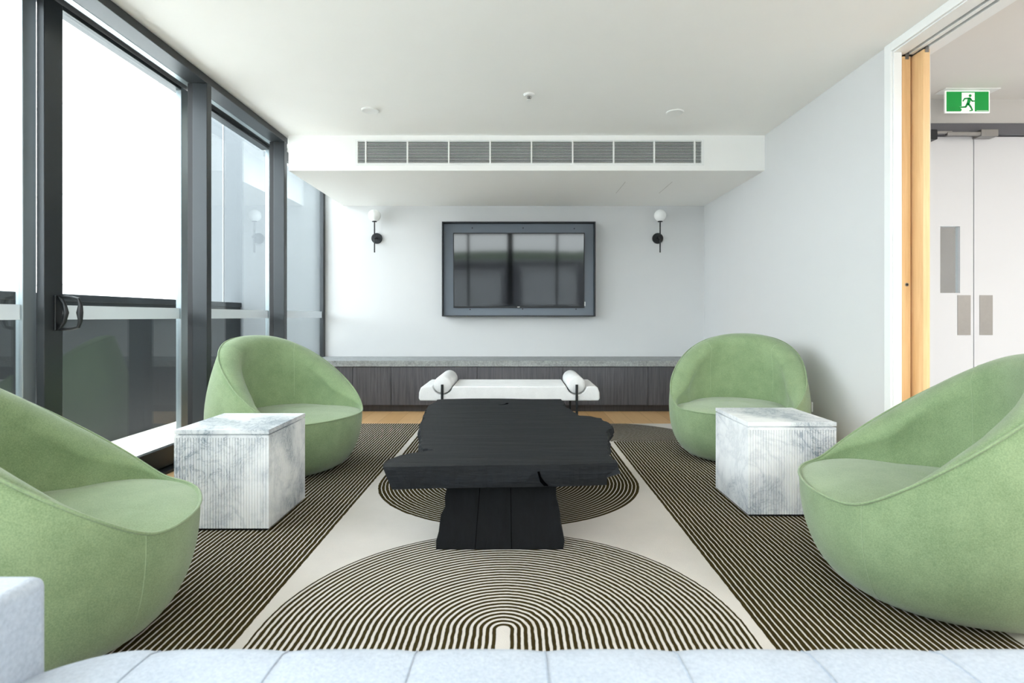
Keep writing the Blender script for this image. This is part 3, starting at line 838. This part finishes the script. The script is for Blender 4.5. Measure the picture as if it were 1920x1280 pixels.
# ------------------------------------------------------------------ white daybed
db = empty('daybed', (-0.05, 4.62, RZ)); tag(db, 'low white upholstered daybed with two round bolsters, behind the coffee table', 'daybed')
bx = (-0.562, 0.566); BR = 0.074; zc = 0.425-RZ; depth = 0.52
z0, z1 = 0.290-RZ, 0.412-RZ
prof = [(-0.752, z0), (0.752, z0), (0.762, z0+0.02), (0.760, z0+0.07), (0.745, z1-0.012), (0.725, z1)]
def groove(c, r, za):
    # from right to left
    out = []
    for kx in range(13):
        an = PI*0.0 - PI*kx/12
        out.append((c + r*math.cos(an), zc + r*math.sin(an) if True else 0))
    return [(x, min(z, za)) for x, z in out]
prof += groove(bx[1], BR+0.012, z1) + groove(bx[0], BR+0.012, z1) + [(-0.725, z1), (-0.745, z1-0.012), (-0.760, z0+0.07), (-0.762, z0+0.02)]
MB().prism(prof, 'y', 0.0, depth).build('cushion', 'linen', db, bevel=0.014, seg=3)
for c in bx:
    bo = MB().tube([(c, -0.004, zc), (c, 0.01, zc), (c, depth-0.01, zc), (c, depth+0.004, zc)], [BR-0.012, BR, BR, BR-0.012], 36).build('bolster', 'linen', db, smooth=True, angle=60)
    for y in (-0.018, depth+0.018):
        MB().cyl((c, y, 0.0), (c, y, zc+0.004), 0.011, 16).build('leg', 'black', db, smooth=True)
    MB().box(c-0.011, c+0.011, -0.018, depth+0.018, z0-0.022, z0-0.002).build('cross_bar', 'black', db)
MB().box(bx[0], bx[1], depth/2-0.015, depth/2+0.015, z0-0.022, z0-0.002).build('rail', 'black', db)

# ------------------------------------------------------------------ sofa in the foreground
so = empty('sofa', (0.0, 0.0, 0.0)); tag(so, 'pale blue grey channel stitched sofa across the bottom of the photo', 'sofa')
sx_a, sx_b = -0.766, 1.50
YF = 0.95
edges = [-0.766, -0.60, -0.383, -0.166, 0.050, 0.267, 0.484, 0.701, 0.918, 1.135, 1.352, 1.50]
seatm = MB()
# cushion: rows of points across x; each channel is slightly pillowed, the front edge is rounded
xs = []
for a, b in zip(edges[:-1], edges[1:]):
    for s in range(8): xs.append((a+(b-a)*s/8, s/8))
xs.append((edges[-1], 0.0))
yprof = [(-0.12, 0.44), (0.1, 0.447), (0.3, 0.450), (0.5, 0.451), (0.7, 0.451), (0.80, 0.451), (0.86, 0.4505), (0.905, 0.447), (0.93, 0.437), (0.945, 0.415), (YF, 0.38), (YF, 0.30), (0.935, 0.20)]
rows = []
for x, f in xs:
    p_ = (1-abs(2*f-1)**4)
    end = max(0.0, 1-(x-sx_a)/0.16)
    row = [(x, y - (0.002*(1-p_) if y > 0.86 else 0) - (0.045*end**2 if y > 0.8 else 0), z - 0.003*(1-p_)*(1 if z > 0.4 else 0.3) - 0.012*end**2) for y, z in yprof]
    rows.append(row)
seatm.rings(rows, caps=True, loop=True)
sc_ = seatm.build('seat_cushion', 'sofa', so, smooth=True, angle=60)
st = MB()
for x in edges[1:-1]:
    st.tube([(x, y - (0.002 if y > 0.86 else 0), z-0.0026) for y, z in yprof[1:-2]], 0.0016, 6)
st.build('seam', 'sofa_seam', sc_, smooth=True)
MB().box(-0.766-0.34, -0.766, -0.55, 0.905, 0.10, 0.578).build('arm', 'sofa', so, bevel=0.018, seg=4)
MB().box(-0.766, 1.52, -0.48, -0.16, 0.10, 0.70).build('backrest', 'sofa', so, bevel=0.05, seg=4)
MB().box(-0.764, 1.50, -0.16, 0.86, 0.08, 0.30).build('base', 'sofa', so, bevel=0.02, seg=3)
for x, y in ((-0.95, 0.75), (1.40, 0.75), (-0.95, -0.42), (1.40, -0.42)):
    MB().cyl((x, y, RZ if y > 0.35 else 0.0), (x, y, 0.11), 0.022, 16).build('leg', 'black', so, smooth=True)

# ------------------------------------------------------------------ light
w = bpy.data.worlds.new('sky'); S.world = w; w.use_nodes = True
nt = w.node_tree; nt.nodes.clear()
o_ = nt.nodes.new('ShaderNodeOutputWorld'); bg = nt.nodes.new('ShaderNodeBackground')
tc = nt.nodes.new('ShaderNodeTexCoord'); sp2 = nt.nodes.new('ShaderNodeSeparateXYZ'); rp = nt.nodes.new('ShaderNodeValToRGB')
nt.links.new(tc.outputs['Generated'], sp2.inputs[0]); nt.links.new(sp2.outputs[2], rp.inputs[0])
rp.color_ramp.elements[0].position = 0.0; rp.color_ramp.elements[0].color = (1.38, 1.42, 1.45, 1)
rp.color_ramp.elements[1].position = 1.0; rp.color_ramp.elements[1].color = (0.70, 0.76, 0.83, 1)
nt.links.new(rp.outputs[0], bg.inputs[0]); nt.links.new(bg.outputs[0], o_.inputs[0])
bg.inputs[1].default_value = 3.2

def area(name, loc, rot, sx, sy, power, col=(1, 1, 1), portal=False):
    l = bpy.data.lights.new(name, 'AREA'); l.shape = 'RECTANGLE'; l.size = sx; l.size_y = sy; l.energy = power; l.color = col
    o = bpy.data.objects.new(name, l); COL.objects.link(o); o.location = loc; o.rotation_euler = rot
    if portal: l.cycles.is_portal = True
    return o
sun = bpy.data.lights.new('sun', 'SUN'); sun.energy = 9.0; sun.angle = math.radians(3); sun.color = (1.0, 0.99, 0.97)
su = bpy.data.objects.new('sun', sun); COL.objects.link(su); su.location = (0, -20, 40)
su.rotation_euler = (math.radians(10), 0, 0)     # high sun behind the camera, added for bounce light on the ceiling; it stays off the part of the room in the photo
# window portals (guide the sky light in; they add none)
area('portal_left', (-2.42, 1.6, 1.3), (0, -PI/2, 0), 2.6, 9.3, 1, portal=True)
area('portal_rear', (0, YN-0.12, 1.3), (PI/2, 0, 0), 4.6, 2.6, 1, portal=True)
# hall ceiling lamps
for x, y in ((3.6, 0.2), (4.9, 1.2), (4.9, -0.4)):
    area('hall_lamp', (x, y, 2.655), (0, 0, 0), 0.5, 0.5, 24, (1.0, 0.985, 0.96))

# ------------------------------------------------------------------ camera
cam = bpy.data.cameras.new('camera'); co = bpy.data.objects.new('camera', cam); COL.objects.link(co)
co.location = (0, 0, 1.0); co.rotation_euler = (PI/2, 0, 0)
cam.sensor_width = 36; cam.sensor_fit = 'HORIZONTAL'; cam.lens = 36*1030/1920
cam.shift_x = -6/1920; cam.shift_y = -47/1920
cam.clip_start = 0.05; cam.clip_end = 500
cam.dof.use_dof = True; cam.dof.focus_distance = 4.2; cam.dof.aperture_fstop = 5.0
S.camera = co

S.view_settings.view_transform = 'Standard'; S.view_settings.look = 'None'
S.view_settings.gamma = 1.0; S.view_settings.exposure = 1.12; S.view_settings.use_curve_mapping = False
S.cycles.max_bounces = 14; S.cycles.diffuse_bounces = 8; S.cycles.glossy_bounces = 6; S.cycles.transparent_max_bounces = 24
